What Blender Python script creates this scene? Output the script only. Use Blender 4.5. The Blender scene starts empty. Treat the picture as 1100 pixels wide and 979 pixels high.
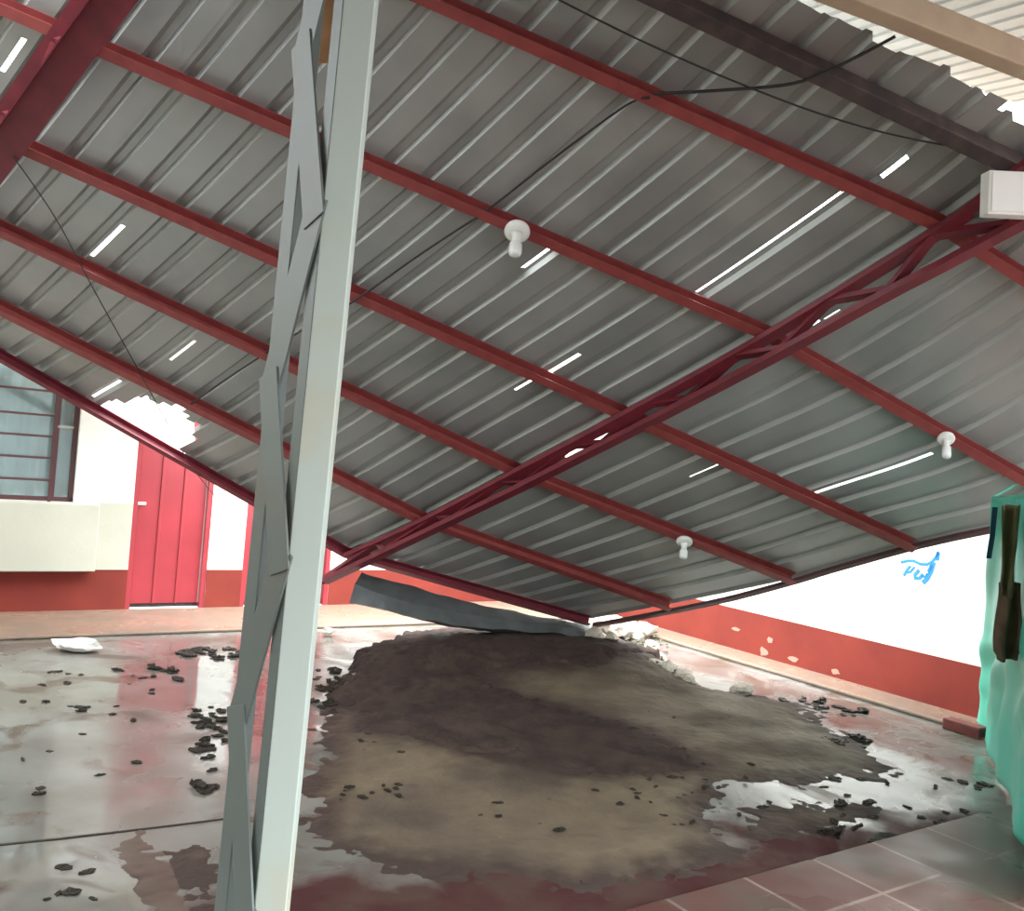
import bpy, bmesh, math, random
import numpy as np
from mathutils import Vector, Matrix, noise

random.seed(7)
C = bpy.context.scene.collection
sc = bpy.context.scene

# ------------------------------------------------------------------ camera
F = 1000.0
TH = math.atan(0.085)
CT, ST = math.cos(TH), math.sin(TH)
H = 1.6
CAM = Vector((0, 0, H))


def at(px, py, d):
    """world point seen at image position (px, py) at distance d along the view"""
    u, v = px - 550.0, py - 489.5
    return Vector(((u * CT + v * ST) / F * d, d, H + (u * ST - v * CT) / F * d))


def ray(px, py):
    return at(px, py, 1.0) - CAM


def proj(p):
    X, Y, Z = p.x, p.y, p.z - H
    return 550 + (X * CT + Z * ST) * F / Y, 489.5 + (X * ST - Z * CT) * F / Y


def floor_pt(px, py, z=0.0):
    r = ray(px, py)
    k = (z - H) / r.z
    return CAM + r * k


cam = bpy.data.cameras.new('camera')
cam.sensor_fit = 'HORIZONTAL'
cam.sensor_width = 36.0
cam.lens = 36.0 * F / 1100.0
cam.clip_start = 0.02
co = bpy.data.objects.new('camera', cam)
C.objects.link(co)
co.matrix_world = Matrix(((CT, -ST, 0, 0), (0, 0, -1, 0), (ST, CT, 0, H), (0, 0, 0, 1)))
sc.camera = co


# ------------------------------------------------------------------ helpers
def tag(o, label=None, cat=None, group=None, kind=None):
    if label: o['label'] = label
    if cat: o['category'] = cat
    if group: o['group'] = group
    if kind: o['kind'] = kind
    return o


def empty(name, loc, label=None, cat=None, group=None, kind=None):
    o = bpy.data.objects.new(name, None)
    C.objects.link(o)
    o.location = loc
    o.empty_display_size = 0.1
    return tag(o, label, cat, group, kind)


class MB:
    def __init__(s):
        s.bm = bmesh.new()

    def face(s, vs):
        try:
            return s.bm.faces.new(vs)
        except ValueError:
            return None

    def hexa(s, p):
        """p: 8 points, bottom ring then top ring"""
        v = [s.bm.verts.new(q) for q in p]
        for f in ((3, 2, 1, 0), (4, 5, 6, 7), (0, 1, 5, 4), (1, 2, 6, 5), (2, 3, 7, 6), (3, 0, 4, 7)):
            s.face([v[i] for i in f])
        return s

    def box(s, o, ax, ay, az, x0, x1, y0, y1, z0, z1):
        P = lambda x, y, z: o + ax * x + ay * y + az * z
        return s.hexa([P(x0, y0, z0), P(x1, y0, z0), P(x1, y1, z0), P(x0, y1, z0),
                       P(x0, y0, z1), P(x1, y0, z1), P(x1, y1, z1), P(x0, y1, z1)])

    def prism(s, prof, pts, ups, close=True):
        """sweep a closed 2-D profile (list of (side, up)) along points"""
        n = len(pts)
        rings = []
        for i, p in enumerate(pts):
            a = pts[max(0, i - 1)]
            b = pts[min(n - 1, i + 1)]
            t = (b - a).normalized()
            up = ups[i] if isinstance(ups, list) else ups
            side = t.cross(up).normalized()
            u2 = side.cross(t).normalized()
            rings.append([s.bm.verts.new(p + side * q[0] + u2 * q[1]) for q in prof])
        m = len(prof)
        for i in range(n - 1):
            for j in range(m):
                k = (j + 1) % m
                s.face([rings[i][j], rings[i][k], rings[i + 1][k], rings[i + 1][j]])
        if close:
            s.face(rings[0][::-1])
            s.face(rings[-1])
        return s

    def bar(s, a, b, w, h, up=Vector((0, 0, 1))):
        return s.prism(rect(w, h), [a, b], up)

    def tube(s, pts, r, n=8):
        prof = [(math.cos(2 * math.pi * i / n) * r, math.sin(2 * math.pi * i / n) * r) for i in range(n)]
        up = Vector((0.13, 0.21, 0.97)).normalized()
        return s.prism(prof, pts, up)

    def lathe(s, o, axis, prof, n=24):
        """prof: list of (radius, height along axis)"""
        a = axis.normalized()
        e1 = a.orthogonal().normalized()
        e2 = a.cross(e1)
        rings = []
        for r, h in prof:
            rings.append([s.bm.verts.new(o + a * h + (e1 * math.cos(2 * math.pi * i / n) + e2 * math.sin(2 * math.pi * i / n)) * max(r, 1e-4)) for i in range(n)])
        for i in range(len(rings) - 1):
            for j in range(n):
                k = (j + 1) % n
                s.face([rings[i][j], rings[i][k], rings[i + 1][k], rings[i + 1][j]])
        s.face(rings[0][::-1])
        s.face(rings[-1])
        return s

    def grid(s, P):
        """P[i][j] points -> surface"""
        V = [[s.bm.verts.new(q) for q in row] for row in P]
        for i in range(len(V) - 1):
            for j in range(len(V[0]) - 1):
                s.face([V[i][j], V[i][j + 1], V[i + 1][j + 1], V[i + 1][j]])
        return s

    def build(s, name, mat, parent=None, smooth=False, bevel=0, thick=0, recalc=True):
        if recalc:
            bmesh.ops.recalc_face_normals(s.bm, faces=s.bm.faces)
        me = bpy.data.meshes.new(name)
        s.bm.to_mesh(me)
        s.bm.free()
        me.materials.append(mat)
        if smooth:
            for p in me.polygons: p.use_smooth = True
        o = bpy.data.objects.new(name, me)
        C.objects.link(o)
        if parent:
            o.parent = parent
            o.matrix_parent_inverse = Matrix.Translation(parent.location).inverted()
        if bevel:
            b = o.modifiers.new('bevel', 'BEVEL')
            b.width = bevel
            b.segments = 2
            b.limit_method = 'ANGLE'
        if thick:
            t = o.modifiers.new('solid', 'SOLIDIFY')
            t.thickness = thick
            t.offset = 0
        return o


def rect(w, h):
    return [(-w / 2, -h / 2), (w / 2, -h / 2), (w / 2, h / 2), (-w / 2, h / 2)]


def angle_prof(w, h, t):
    """L section: flat leg w wide, upright leg h tall"""
    return [(-w / 2, 0), (w / 2, 0), (w / 2, t), (-w / 2 + t, t), (-w / 2 + t, h), (-w / 2, h)]


def chan_prof(w, h, t):
    """C section open to one side"""
    return [(-w / 2, -h / 2), (w / 2, -h / 2), (w / 2, -h / 2 + t), (-w / 2 + t, -h / 2 + t),
            (-w / 2 + t, h / 2 - t), (w / 2, h / 2 - t), (w / 2, h / 2), (-w / 2, h / 2)]


# ------------------------------------------------------------------ materials
def mat(name, col, col2=None, scale=8.0, rough=0.6, rough2=None, metal=0.0, bump=0.0, bscale=None, lo=0.35, hi=0.65, detail=4, spec=0.5):
    m = bpy.data.materials.new(name)
    m.use_nodes = True
    nt = m.node_tree
    b = nt.nodes['Principled BSDF']
    b.inputs['Base Color'].default_value = (*col, 1)
    b.inputs['Roughness'].default_value = rough
    b.inputs['Metallic'].default_value = metal
    b.inputs['Specular IOR Level'].default_value = spec
    tc = nt.nodes.new('ShaderNodeTexCoord')
    if col2 is not None or rough2 is not None:
        n = nt.nodes.new('ShaderNodeTexNoise')
        n.inputs['Scale'].default_value = scale
        n.inputs['Detail'].default_value = detail
        nt.links.new(tc.outputs['Object'], n.inputs['Vector'])
        mr = nt.nodes.new('ShaderNodeMapRange')
        mr.inputs['From Min'].default_value = lo
        mr.inputs['From Max'].default_value = hi
        nt.links.new(n.outputs['Fac'], mr.inputs['Value'])
        if col2 is not None:
            mx = nt.nodes.new('ShaderNodeMix')
            mx.data_type = 'RGBA'
            mx.inputs[6].default_value = (*col, 1)
            mx.inputs[7].default_value = (*col2, 1)
            nt.links.new(mr.outputs[0], mx.inputs[0])
            nt.links.new(mx.outputs[2], b.inputs['Base Color'])
        if rough2 is not None:
            r = nt.nodes.new('ShaderNodeMapRange')
            r.inputs['To Min'].default_value = rough
            r.inputs['To Max'].default_value = rough2
            nt.links.new(mr.outputs[0], r.inputs['Value'])
            nt.links.new(r.outputs[0], b.inputs['Roughness'])
    if bump:
        n2 = nt.nodes.new('ShaderNodeTexNoise')
        n2.inputs['Scale'].default_value = bscale or scale * 4
        n2.inputs['Detail'].default_value = 5
        nt.links.new(tc.outputs['Object'], n2.inputs['Vector'])
        bp = nt.nodes.new('ShaderNodeBump')
        bp.inputs['Strength'].default_value = bump
        bp.inputs['Distance'].default_value = 0.01
        nt.links.new(n2.outputs['Fac'], bp.inputs['Height'])
        nt.links.new(bp.outputs[0], b.inputs['Normal'])
    return m


M = {}
M['sheet'] = mat('galvanised_sheet', (0.35, 0.362, 0.35), (0.43, 0.437, 0.42), scale=2.5, rough=0.42, rough2=0.55, metal=0.55)
M['torn'] = mat('pale_bare_sheet', (0.8, 0.81, 0.8), (0.7, 0.72, 0.7), scale=8, rough=0.6)
M['sheet_old'] = mat('weathered_sheet', (0.3, 0.3, 0.285), (0.25, 0.24, 0.215), scale=3, rough=0.65, metal=0.1)
M['red_steel'] = mat('red_oxide_steel', (0.3, 0.06, 0.055), (0.24, 0.045, 0.045), scale=12, rough=0.5)
M['maroon_steel'] = mat('maroon_steel', (0.2, 0.022, 0.035), (0.15, 0.018, 0.03), scale=10, rough=0.5)
M['dark_steel'] = mat('dark_steel', (0.05, 0.04, 0.042), (0.09, 0.065, 0.06), scale=12, rough=0.6)
M['edge'] = mat('brown_steel', (0.1, 0.045, 0.045), (0.07, 0.04, 0.04), scale=10, rough=0.5)
M['tan_beam'] = mat('tan_paint', (0.5, 0.4, 0.28), (0.43, 0.34, 0.24), scale=6, rough=0.7)
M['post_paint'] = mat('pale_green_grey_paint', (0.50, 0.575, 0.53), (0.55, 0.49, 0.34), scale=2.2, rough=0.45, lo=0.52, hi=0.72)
M['shade_paint'] = mat('shaded_grey_green_paint', (0.125, 0.152, 0.141), (0.135, 0.118, 0.085), scale=3, rough=0.45, lo=0.5, hi=0.75)  # post paint darkened: shade of the column's left side put into the colour
M['rust_wood'] = mat('orange_brown_wood', (0.55, 0.3, 0.14), (0.4, 0.22, 0.1), scale=9, rough=0.7)
M['white_wall'] = mat('white_limewash', (0.82, 0.82, 0.78), (0.77, 0.77, 0.72), scale=2.0, rough=0.85, bump=0.1, bscale=40)
M['cream'] = mat('cream_plaster', (0.47, 0.465, 0.385), (0.43, 0.425, 0.355), scale=2.5, rough=0.85, bump=0.1, bscale=40)
M['dado'] = mat('red_dado_paint', (0.215, 0.036, 0.025), (0.175, 0.03, 0.023), scale=3, rough=0.85, spec=0.2, bump=0.08, bscale=30)
M['peeled'] = mat('peeled_plaster', (0.42, 0.22, 0.17), rough=0.9)
M['door'] = mat('red_door_paint', (0.36, 0.034, 0.046), (0.31, 0.03, 0.04), scale=4, rough=0.4)
M['chrome'] = mat('bright_metal', (0.85, 0.85, 0.85), rough=0.3, metal=0.7)
M['white_plastic'] = mat('white_plastic', (0.85, 0.86, 0.82), rough=0.4)
M['bulb'] = mat('opal_bulb_glass', (0.88, 0.9, 0.88), rough=0.2)
M['black_cable'] = mat('black_cable', (0.02, 0.02, 0.022), rough=0.6)
M['grille'] = mat('dark_red_iron', (0.07, 0.02, 0.022), rough=0.5)
M['curtain'] = mat('pale_curtain', (0.42, 0.5, 0.5), (0.3, 0.38, 0.39), scale=5, rough=0.9)
M['tarp'] = mat('green_tarpaulin', (0.07, 0.5, 0.36), (0.11, 0.58, 0.44), scale=3, rough=0.45)
M['brown_cloth'] = mat('brown_cloth', (0.085, 0.05, 0.032), (0.13, 0.09, 0.05), scale=9, rough=0.9)
M['olive_cloth'] = mat('olive_cloth', (0.13, 0.12, 0.045), (0.09, 0.075, 0.035), scale=9, rough=0.9)
M['blue_strip'] = mat('dark_blue_strip', (0.02, 0.06, 0.11), rough=0.6)
M['mud'] = mat('drying_mud', (0.165, 0.127, 0.084), (0.075, 0.055, 0.041), scale=1.7, rough=0.6, rough2=0.9, spec=0.3, bump=0.8, bscale=26, detail=9, lo=0.4, hi=0.68)
M['soil'] = mat('dark_wet_soil', (0.034, 0.022, 0.02), (0.065, 0.042, 0.034), scale=6, rough=0.75, rough2=0.95, spec=0.25, bump=0.8, bscale=30, detail=7)
M['silt'] = mat('wet_silt', (0.07, 0.045, 0.036), (0.11, 0.078, 0.06), scale=5, rough=0.3, rough2=0.6)
M['leaf'] = mat('wet_leaf', (0.012, 0.01, 0.008), (0.028, 0.02, 0.014), scale=20, rough=0.6, spec=0.3)
M['leaf_green'] = mat('torn_green_leaf', (0.06, 0.085, 0.03), (0.035, 0.05, 0.02), scale=20, rough=0.5)
M['rubble'] = mat('pale_plaster_rubble', (0.7, 0.67, 0.6), (0.5, 0.4, 0.32), scale=9, rough=0.9, bump=0.5, bscale=30)
M['brick'] = mat('dark_red_brick', (0.2, 0.045, 0.035), (0.13, 0.035, 0.03), scale=15, rough=0.8, bump=0.4, bscale=50)
M['rag'] = mat('white_rag', (0.75, 0.74, 0.7), rough=0.9)
M['walk'] = mat('tan_wet_cement', (0.24, 0.17, 0.125), (0.17, 0.12, 0.09), scale=2.5, rough=0.2, rough2=0.5, bump=0.15, bscale=18)
M['blue_paint'] = mat('blue_wall_paint', (0.02, 0.2, 0.5), rough=0.8)
M['gutter'] = mat('bent_galvanised', (0.13, 0.14, 0.142), (0.085, 0.09, 0.09), scale=5, rough=0.4, rough2=0.6, metal=0.3)

g = bpy.data.materials.new('window_glass')
g.use_nodes = True
gb = g.node_tree.nodes['Principled BSDF']
gb.inputs['Base Color'].default_value = (0.75, 0.9, 0.9, 1)
gb.inputs['Roughness'].default_value = 0.06
gb.inputs['Transmission Weight'].default_value = 0.85
gb.inputs['IOR'].default_value = 1.45
M['glass'] = g


def damp_mud():
    m = M['mud']
    nt = m.node_tree
    N, L = nt.nodes, nt.links
    b = N['Principled BSDF']
    src = b.inputs['Base Color'].links[0].from_socket
    at_ = N.new('ShaderNodeAttribute'); at_.attribute_name = 'damp'
    tc = N.new('ShaderNodeTexCoord')
    n = N.new('ShaderNodeTexNoise'); n.inputs['Scale'].default_value = 7; n.inputs['Detail'].default_value = 8
    L.new(tc.outputs['Object'], n.inputs['Vector'])
    ad = N.new('ShaderNodeMath'); ad.operation = 'ADD'
    L.new(at_.outputs['Fac'], ad.inputs[0]); L.new(n.outputs['Fac'], ad.inputs[1])
    r = N.new('ShaderNodeMapRange')
    r.inputs['From Min'].default_value = 0.62; r.inputs['From Max'].default_value = 1.25
    L.new(ad.outputs[0], r.inputs['Value'])
    x = N.new('ShaderNodeMix'); x.data_type = 'RGBA'
    L.new(r.outputs[0], x.inputs[0]); L.new(src, x.inputs[6])
    x.inputs[7].default_value = (0.05, 0.033, 0.027, 1)
    L.new(x.outputs[2], b.inputs['Base Color'])


damp_mud()


def floor_material():
    m = bpy.data.materials.new('wet_cement_floor')
    m.use_nodes = True
    nt = m.node_tree
    N, L = nt.nodes, nt.links
    b = N['Principled BSDF']
    tc = N.new('ShaderNodeTexCoord')

    def noise_n(scale, detail=4, dist=0.0):
        n = N.new('ShaderNodeTexNoise')
        n.inputs['Scale'].default_value = scale
        n.inputs['Detail'].default_value = detail
        n.inputs['Distortion'].default_value = dist
        L.new(tc.outputs['Object'], n.inputs['Vector'])
        return n.outputs['Fac']

    def rng(v, a, b_, c=0.0, d=1.0):
        r = N.new('ShaderNodeMapRange')
        for k, x in zip(('From Min', 'From Max', 'To Min', 'To Max'), (a, b_, c, d)):
            r.inputs[k].default_value = x
        L.new(v, r.inputs['Value'])
        return r.outputs[0]

    def mix(f, a, b_):
        x = N.new('ShaderNodeMix')
        x.data_type = 'RGBA'
        for i, q in ((6, a), (7, b_)):
            if isinstance(q, tuple):
                x.inputs[i].default_value = (*q, 1)
            else:
                L.new(q, x.inputs[i])
        L.new(f, x.inputs[0])
        return x.outputs[2]

    def math_n(op, a, b_):
        x = N.new('ShaderNodeMath')
        x.operation = op
        for i, q in ((0, a), (1, b_)):
            if isinstance(q, (int, float)):
                x.inputs[i].default_value = q
            else:
                L.new(q, x.inputs[i])
        return x.outputs[0]

    # bare grey cement with silt stains, and worn red oxide cement beside the tiled walk
    grey = mix(rng(noise_n(1.6, 6), 0.38, 0.62), (0.2, 0.197, 0.18), (0.125, 0.115, 0.096))
    silt = rng(noise_n(2.3, 6, 1.2), 0.52, 0.64)
    grey = mix(silt, grey, (0.085, 0.06, 0.044))
    sep = N.new('ShaderNodeSeparateXYZ')
    L.new(tc.outputs['Object'], sep.inputs[0])
    wob = rng(noise_n(3.0, 5), 0, 1, -0.5, 0.5)
    e = math_n('ADD', math_n('MULTIPLY', sep.outputs['Y'], -1.0), math_n('MULTIPLY', sep.outputs['X'], 0.45))
    e = math_n('ADD', e, wob)
    redm = math_n('MULTIPLY', rng(e, -3.8, -3.5), rng(sep.outputs['X'], -1.15, -0.9))
    redc = mix(rng(noise_n(4.0, 6), 0.4, 0.62), (0.055, 0.018, 0.018), (0.07, 0.038, 0.031))
    col = mix(redm, grey, redc)
    L.new(col, b.inputs['Base Color'])
    wet = rng(noise_n(1.1, 4, 0.6), 0.40, 0.56)
    ro = rng(wet, 0, 1, 0.34, 0.07)
    ro2 = math_n('ADD', ro, math_n('MULTIPLY', silt, 0.18))
    ro3 = math_n('ADD', ro2, math_n('MULTIPLY', redm, 0.5))
    L.new(ro3, b.inputs['Roughness'])
    L.new(rng(redm, 0, 1, 0.85, 0.18), b.inputs['Specular IOR Level'])
    bp = N.new('ShaderNodeBump')
    bp.inputs['Strength'].default_value = 0.06
    bp.inputs['Distance'].default_value = 0.02
    L.new(noise_n(6.0, 5), bp.inputs['Height'])
    L.new(bp.outputs[0], b.inputs['Normal'])
    return m


M['floor'] = floor_material()

# ------------------------------------------------------------------ setting: walls and floor
UP = Vector((0, 0, 1))


class Wall:
    def __init__(s, p, q):
        s.o = p.copy(); s.o.z = 0
        s.ax = (q - p); s.ax.z = 0; s.ax.normalize()
        s.n = Vector((s.ax.y, -s.ax.x, 0))          # towards the camera side
        if (CAM - s.o).dot(s.n) < 0: s.n = -s.n

    def az(s, px, py, off=0.0):
        r = ray(px, py)
        k = (s.o + s.n * off - CAM).dot(s.n) / r.dot(s.n)
        p = CAM + r * k
        return (p - s.o).dot(s.ax), p.z

    def pt(s, a, z, off=0.0):
        return s.o + s.ax * a + s.n * off + UP * z

    def box(s, mb, a0, a1, z0, z1, n0, n1):
        return mb.box(s.o, s.ax, s.n, UP, a0, a1, n0, n1, z0, z1)


WL = Wall(floor_pt(0, 660.7), floor_pt(262, 654.6))
WR = Wall(floor_pt(1051, 776.4), floor_pt(780, 698))
# where the two walls meet
dt = WL.ax.x * WR.ax.y - WL.ax.y * WR.ax.x
dd = WR.o - WL.o
aL = (dd.x * WR.ax.y - dd.y * WR.ax.x) / dt
corner = WL.o + WL.ax * aL
aR = (corner - WR.o).dot(WR.ax)
DADO = 0.36


def struct(o, label=None):
    return tag(o, label, None, None, 'structure')


fl = MB()
fl.box(Vector((0, 0, 0)), Vector((1, 0, 0)), Vector((0, 1, 0)), UP, -14, 12, -5, 16, -0.3, 0)
struct(fl.build('floor', M['floor']), 'wet grey cement courtyard floor with puddles')

# openings on the left wall
a_win1, z_sill = WL.az(79, 540)
a_win0 = a_win1 - 1.55
z_win = 2.05
aD0, _ = WL.az(134, 650)
aD1, _ = WL.az(219, 650)
aE0, _ = WL.az(257, 650)
aE1 = aE0 + 0.85
z_door = 2.1
z_top = 3.0
w = MB()
REC = 0.12
WL.box(w, -4.5, aD0, 0, z_sill, -0.2, 0)
WL.box(w, -4.5, a_win0, z_sill, z_win, -0.2, 0)
WL.box(w, a_win1, aD0, z_sill, z_win, -0.2, 0)
WL.box(w, -4.5, aD0, z_win, z_top, -0.2, 0)
WL.box(w, aD0, aD1, z_door, z_top, -0.2, 0)
WL.box(w, aD1, aE0, 0, z_top, -0.2, 0)
WL.box(w, aE0, aE1, z_door, z_top, -0.2, 0)
WL.box(w, aE1, aL + 0.2, 0, z_top, -0.2, 0)
struct(w.build('wall_left', M['white_wall']), 'white wall with red dado, barred window and red doors')
# red dado band: thin coat of paint on the plaster
for (a0, a1) in ((-4.5, aD0), (aD1, aE0), (aE1, aL)):
    b = MB(); WL.box(b, a0, a1, 0, DADO, 0, 0.006)
    struct(b.build('baseboard_left', M['dado']), 'painted red band along the foot of the white wall')
w = MB()
WR.box(w, -3.5, aR + 0.2, 0, z_top, -0.2, 0)
struct(w.build('wall_right', M['white_wall']), 'white wall with tall red dado beside the green tarpaulin')
b = MB(); WR.box(b, -3.5, aR, 0, DADO + 0.03, 0, 0.006)
dado_r = struct(b.build('baseboard_right', M['dado']), 'red painted dado on the wall under the blue scribble')
# peeled flecks in the dado paint
for (px, py, w_, h_) in ((827, 688, 7, 8), (820, 700, 9, 10), (852, 708, 10, 7), (846, 716, 6, 5), (897, 722, 8, 6), (790, 676, 10, 4)):
    a0, z0 = WR.az(px, py, 0.008)
    mb = MB()
    n = 11
    k = 0.0085
    vs = []
    for i in range(n):
        t = 2 * math.pi * i / n
        r = 0.6 + 0.5 * random.random()
        vs.append(mb.bm.verts.new(WR.pt(a0 + math.cos(t) * r * w_ * k * 0.7, z0 + math.sin(t) * r * h_ * k * 0.5, 0.0075)))
    mb.face(vs)
    mb.build('peeled_patch', M['peeled'], dado_r)

# walks along the walls
b = MB(); WL.box(b, -1.6, aL, 0, 0.025, 0.0, 0.95)
struct(b.build('trim_1', M['walk'], bevel=0.012), 'tan cement walk in front of the red doors')
b = MB(); WR.box(b, -1.0, aR - 0.9, 0, 0.03, 0.0, 0.36)
struct(b.build('trim_2', M['walk'], bevel=0.012), 'tan cement strip along the foot of the red dado')
# block below the window
a_led, _ = WL.az(105, 580, 0.12)
b = MB(); WL.box(b, -4.5, a_led, DADO + 0.0, z_sill - 0.0, 0.0, 0.12)
struct(b.build('trim_3', M['cream'], bevel=0.008), 'cream plaster ledge under the barred window')
b = MB(); WL.box(b, a_led, aD0 - 0.005, DADO, z_sill + 0.01, 0.0, 0.012)
struct(b.build('trim_4', M['cream']), 'cream plaster patch between ledge and red door')

# unseen eave added to shade the left wall around the window
b = MB(); WL.box(b, -0.7, aD0 + 0.55, 2.42, 2.5, 0.0, 1.2); WL.box(b, -4.5, -0.7, 2.42, 2.5, 0.0, 0.35)
struct(b.build('added_eave', M['rust_wood']), 'eave of the building above the barred window')
b = MB(); WR.box(b, -3.5, 0.55, 2.62, 2.7, 0.0, 1.1)  # another added eave out of view, keeps sky light off the right wall
struct(b.build('added_eave', M['rust_wood']), 'added unseen eave shading the white wall beside the tarpaulin')
# floor joint in the foreground left
pts = [floor_pt(x, y, 0.001) for x, y in ((-60, 915), (0, 908), (60, 902), (120, 895), (180, 888), (250, 879))]
b = MB(); b.prism(rect(0.014, 0.004), pts, UP)
struct(b.build('trim_5', M['leaf']), 'dark joint across the wet cement floor')

# window
win = empty('window_1', WL.pt((a_win0 + a_win1) / 2, z_sill, -0.06))
struct(win, 'barred window with pale curtain in the white wall')
b = MB()
fw = 0.035
WL.box(b, a_win0, a_win1, z_sill, z_sill + fw, -0.1, -0.05)
WL.box(b, a_win0, a_win1, z_win - fw, z_win, -0.1, -0.05)
WL.box(b, a_win0, a_win0 + fw, z_sill, z_win, -0.1, -0.05)
WL.box(b, a_win1 - fw, a_win1, z_sill, z_win, -0.1, -0.05)
a_mul, _ = WL.az(59, 500, -0.05)
WL.box(b, a_mul - 0.012, a_mul + 0.012, z_sill, z_win, -0.1, -0.055)
b.build('window_frame', M['grille'], win)
b = MB(); WL.box(b, a_win0 + fw, a_mul - 0.012, z_sill + fw, z_win - fw, -0.082, -0.078)
b.build('pane', M['glass'], win)
b = MB(); WL.box(b, a_mul + 0.012, a_win1 - fw, z_sill + fw, z_win - fw, -0.082, -0.078)
b.build('pane', M['glass'], win)
_, zb = WL.az(70, 459, -0.05)
b = MB(); WL.box(b, a_mul, a_win1 - fw, zb - 0.01, zb + 0.01, -0.09, -0.055)
b.build('glazing_bar', M['cream'], win)
b = MB()
a_g, _ = WL.az(56, 500, 0.03)
for yy in (418, 444.5, 467.5, 491, 515):
    _, zz = WL.az(30, yy, 0.03)
    WL.box(b, a_win0 - 0.05, a_g + 0.01, zz - 0.009, zz + 0.009, 0.005, 0.023)
WL.box(b, a_g - 0.012, a_g + 0.012, z_sill - 0.0, z_win + 0.05, 0.005, 0.023)
WL.box(b, a_g - 0.62, a_g - 0.596, z_sill - 0.0, z_win + 0.05, 0.005, 0.023)
gr = b.build('grille', M['grille'], win)
gr['label'] = 'dark red iron bars across the window'
# curtain inside
rows = []
for i in range(2):
    z = z_sill + 0.03 + i * (z_win - z_sill - 0.06)
    rows.append([WL.pt(a_win0 + (a_win1 - a_win0) * j / 90, z, -0.16 + 0.04 * math.sin(j * 0.55) + 0.012 * math.sin(j * 1.9)) for j in range(91)])
b = MB(); b.grid(rows)
cu = b.build('curtain', M['curtain'], smooth=True, thick=0.003)
tag(cu, 'pale grey green curtain hanging behind the barred window', 'curtain')
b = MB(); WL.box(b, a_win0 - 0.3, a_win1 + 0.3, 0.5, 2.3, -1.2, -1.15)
struct(b.build('wall_inner', M['shade_paint']), 'dim inner wall seen behind the window')


# doors
def make_door(n, a0, a1, handle, label):
    d = empty('door_%d' % n, WL.pt((a0 + a1) / 2, 0, -0.06))
    struct(d, label)
    b = MB()
    ft = 0.04
    WL.box(b, a0, a0 + ft, 0.02, z_door, -0.1, -0.005)
    WL.box(b, a1 - ft, a1, 0.02, z_door, -0.1, -0.005)
    WL.box(b, a0 + ft, a1 - ft, z_door - ft, z_door, -0.1, -0.005)
    b.build('door_frame', M['door'], d)
    b = MB()
    wd = (a1 - a0 - 2 * ft - 0.01)
    k = 3
    for i in range(k):
        x0 = a0 + ft + 0.005 + wd * i / k
        x1 = a0 + ft + 0.005 + wd * (i + 1) / k
        WL.box(b, x0 + 0.004, x1 - 0.004, 0.06, z_door - ft - 0.005, -0.085, -0.05)
        if i:
            WL.box(b, x0 - 0.012, x0 + 0.012, 0.06, z_door - ft - 0.005, -0.085, -0.038)
    pan = b.build('door_panel', M['door'], d, bevel=0.003)
    b = MB(); WL.box(b, a0 + ft, a1 - ft, 0.025, 0.058, -0.09, -0.07)
    b.build('threshold', M['dark_steel'], d)
    if handle:
        b = MB()
        ah, zh = WL.az(143, 541, 0.0)
        WL.box(b, ah - 0.01, ah + 0.11, zh - 0.012, zh + 0.012, -0.03, -0.012)
        WL.box(b, ah - 0.005, ah + 0.025, zh - 0.05, zh + 0.07, -0.05, -0.03)
        b.build('door_handle', M['chrome'], pan, bevel=0.004)['label'] = 'bright metal latch on the red door'


make_door(1, aD0, aD1, True, 'red ribbed metal door beside the barred window')
make_door(2, aE0, aE1, False, 'second red door half hidden behind the lattice column')

# blue scribble on the right wall
sb = MB()


def stroke(pp, wpx):
    pts = []
    for (cx, cy) in pp:
        a, z = WR.az(930 + cx / 7.333, 560 + cy / 7.333, 0.003)
        pts.append(WR.pt(a, z, 0.003))
    sb.prism(rect(wpx * 0.95, 0.003), pts, WR.n)


stroke(((275, 325), (330, 312), (375, 312), (430, 338), (480, 340), (520, 322), (552, 285), (575, 240)), 0.022)
stroke(((352, 352), (325, 385), (298, 430)), 0.022)
stroke(((385, 360), (350, 400), (325, 408)), 0.016)
stroke(((420, 385), (385, 425), (385, 450), (425, 450), (450, 415)), 0.028)
stroke(((440, 430), (470, 440), (485, 410)), 0.02)
stroke(((535, 325), (512, 400), (480, 455), (448, 488)), 0.035)
stroke(((520, 345), (505, 380), (490, 400)), 0.03)
stroke(((570, 245), (560, 310)), 0.03)
tag(sb.build('painted_scribble', M['blue_paint']), 'bright blue painted scribble on the white wall near the tarpaulin', 'graffiti')

# ------------------------------------------------------------------ collapsed roof surface
# rows: ridge, five purlins, eave ; stations along the purlins
S_L, S_0, S_1, S_G = -2.6, 0.0, 3.75, 5.75
T0 = [at(256, -219, 3.8), at(187, -123, 4.15), at(72, 36, 4.6), at(-5, 143, 5.0), at(-62, 216, 5.4), at(-110, 275, 5.8), at(-140, 302, 6.15)]
T1 = [at(1092, 178, 4.45), at(1010, 240, 4.85), at(822, 357, 5.5), at(668, 443, 6.0), at(553, 504, 6.5), at(453, 557, 6.95), at(372, 594, 7.35)]
TG = [at(1430, 330, 4.75), at(1325, 442, 5.25), at(1158, 547, 5.8), at(990, 590, 6.3), at(860, 625, 6.85), at(727, 653, 7.4), at(640, 669, 7.9)]
TL = [T0[i] + (T0[i] - T1[i]) * (2.6 / 3.75) for i in range(7)]
STN = [(S_L, TL), (S_0, T0), (S_1, T1), (S_G, TG)]


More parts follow.
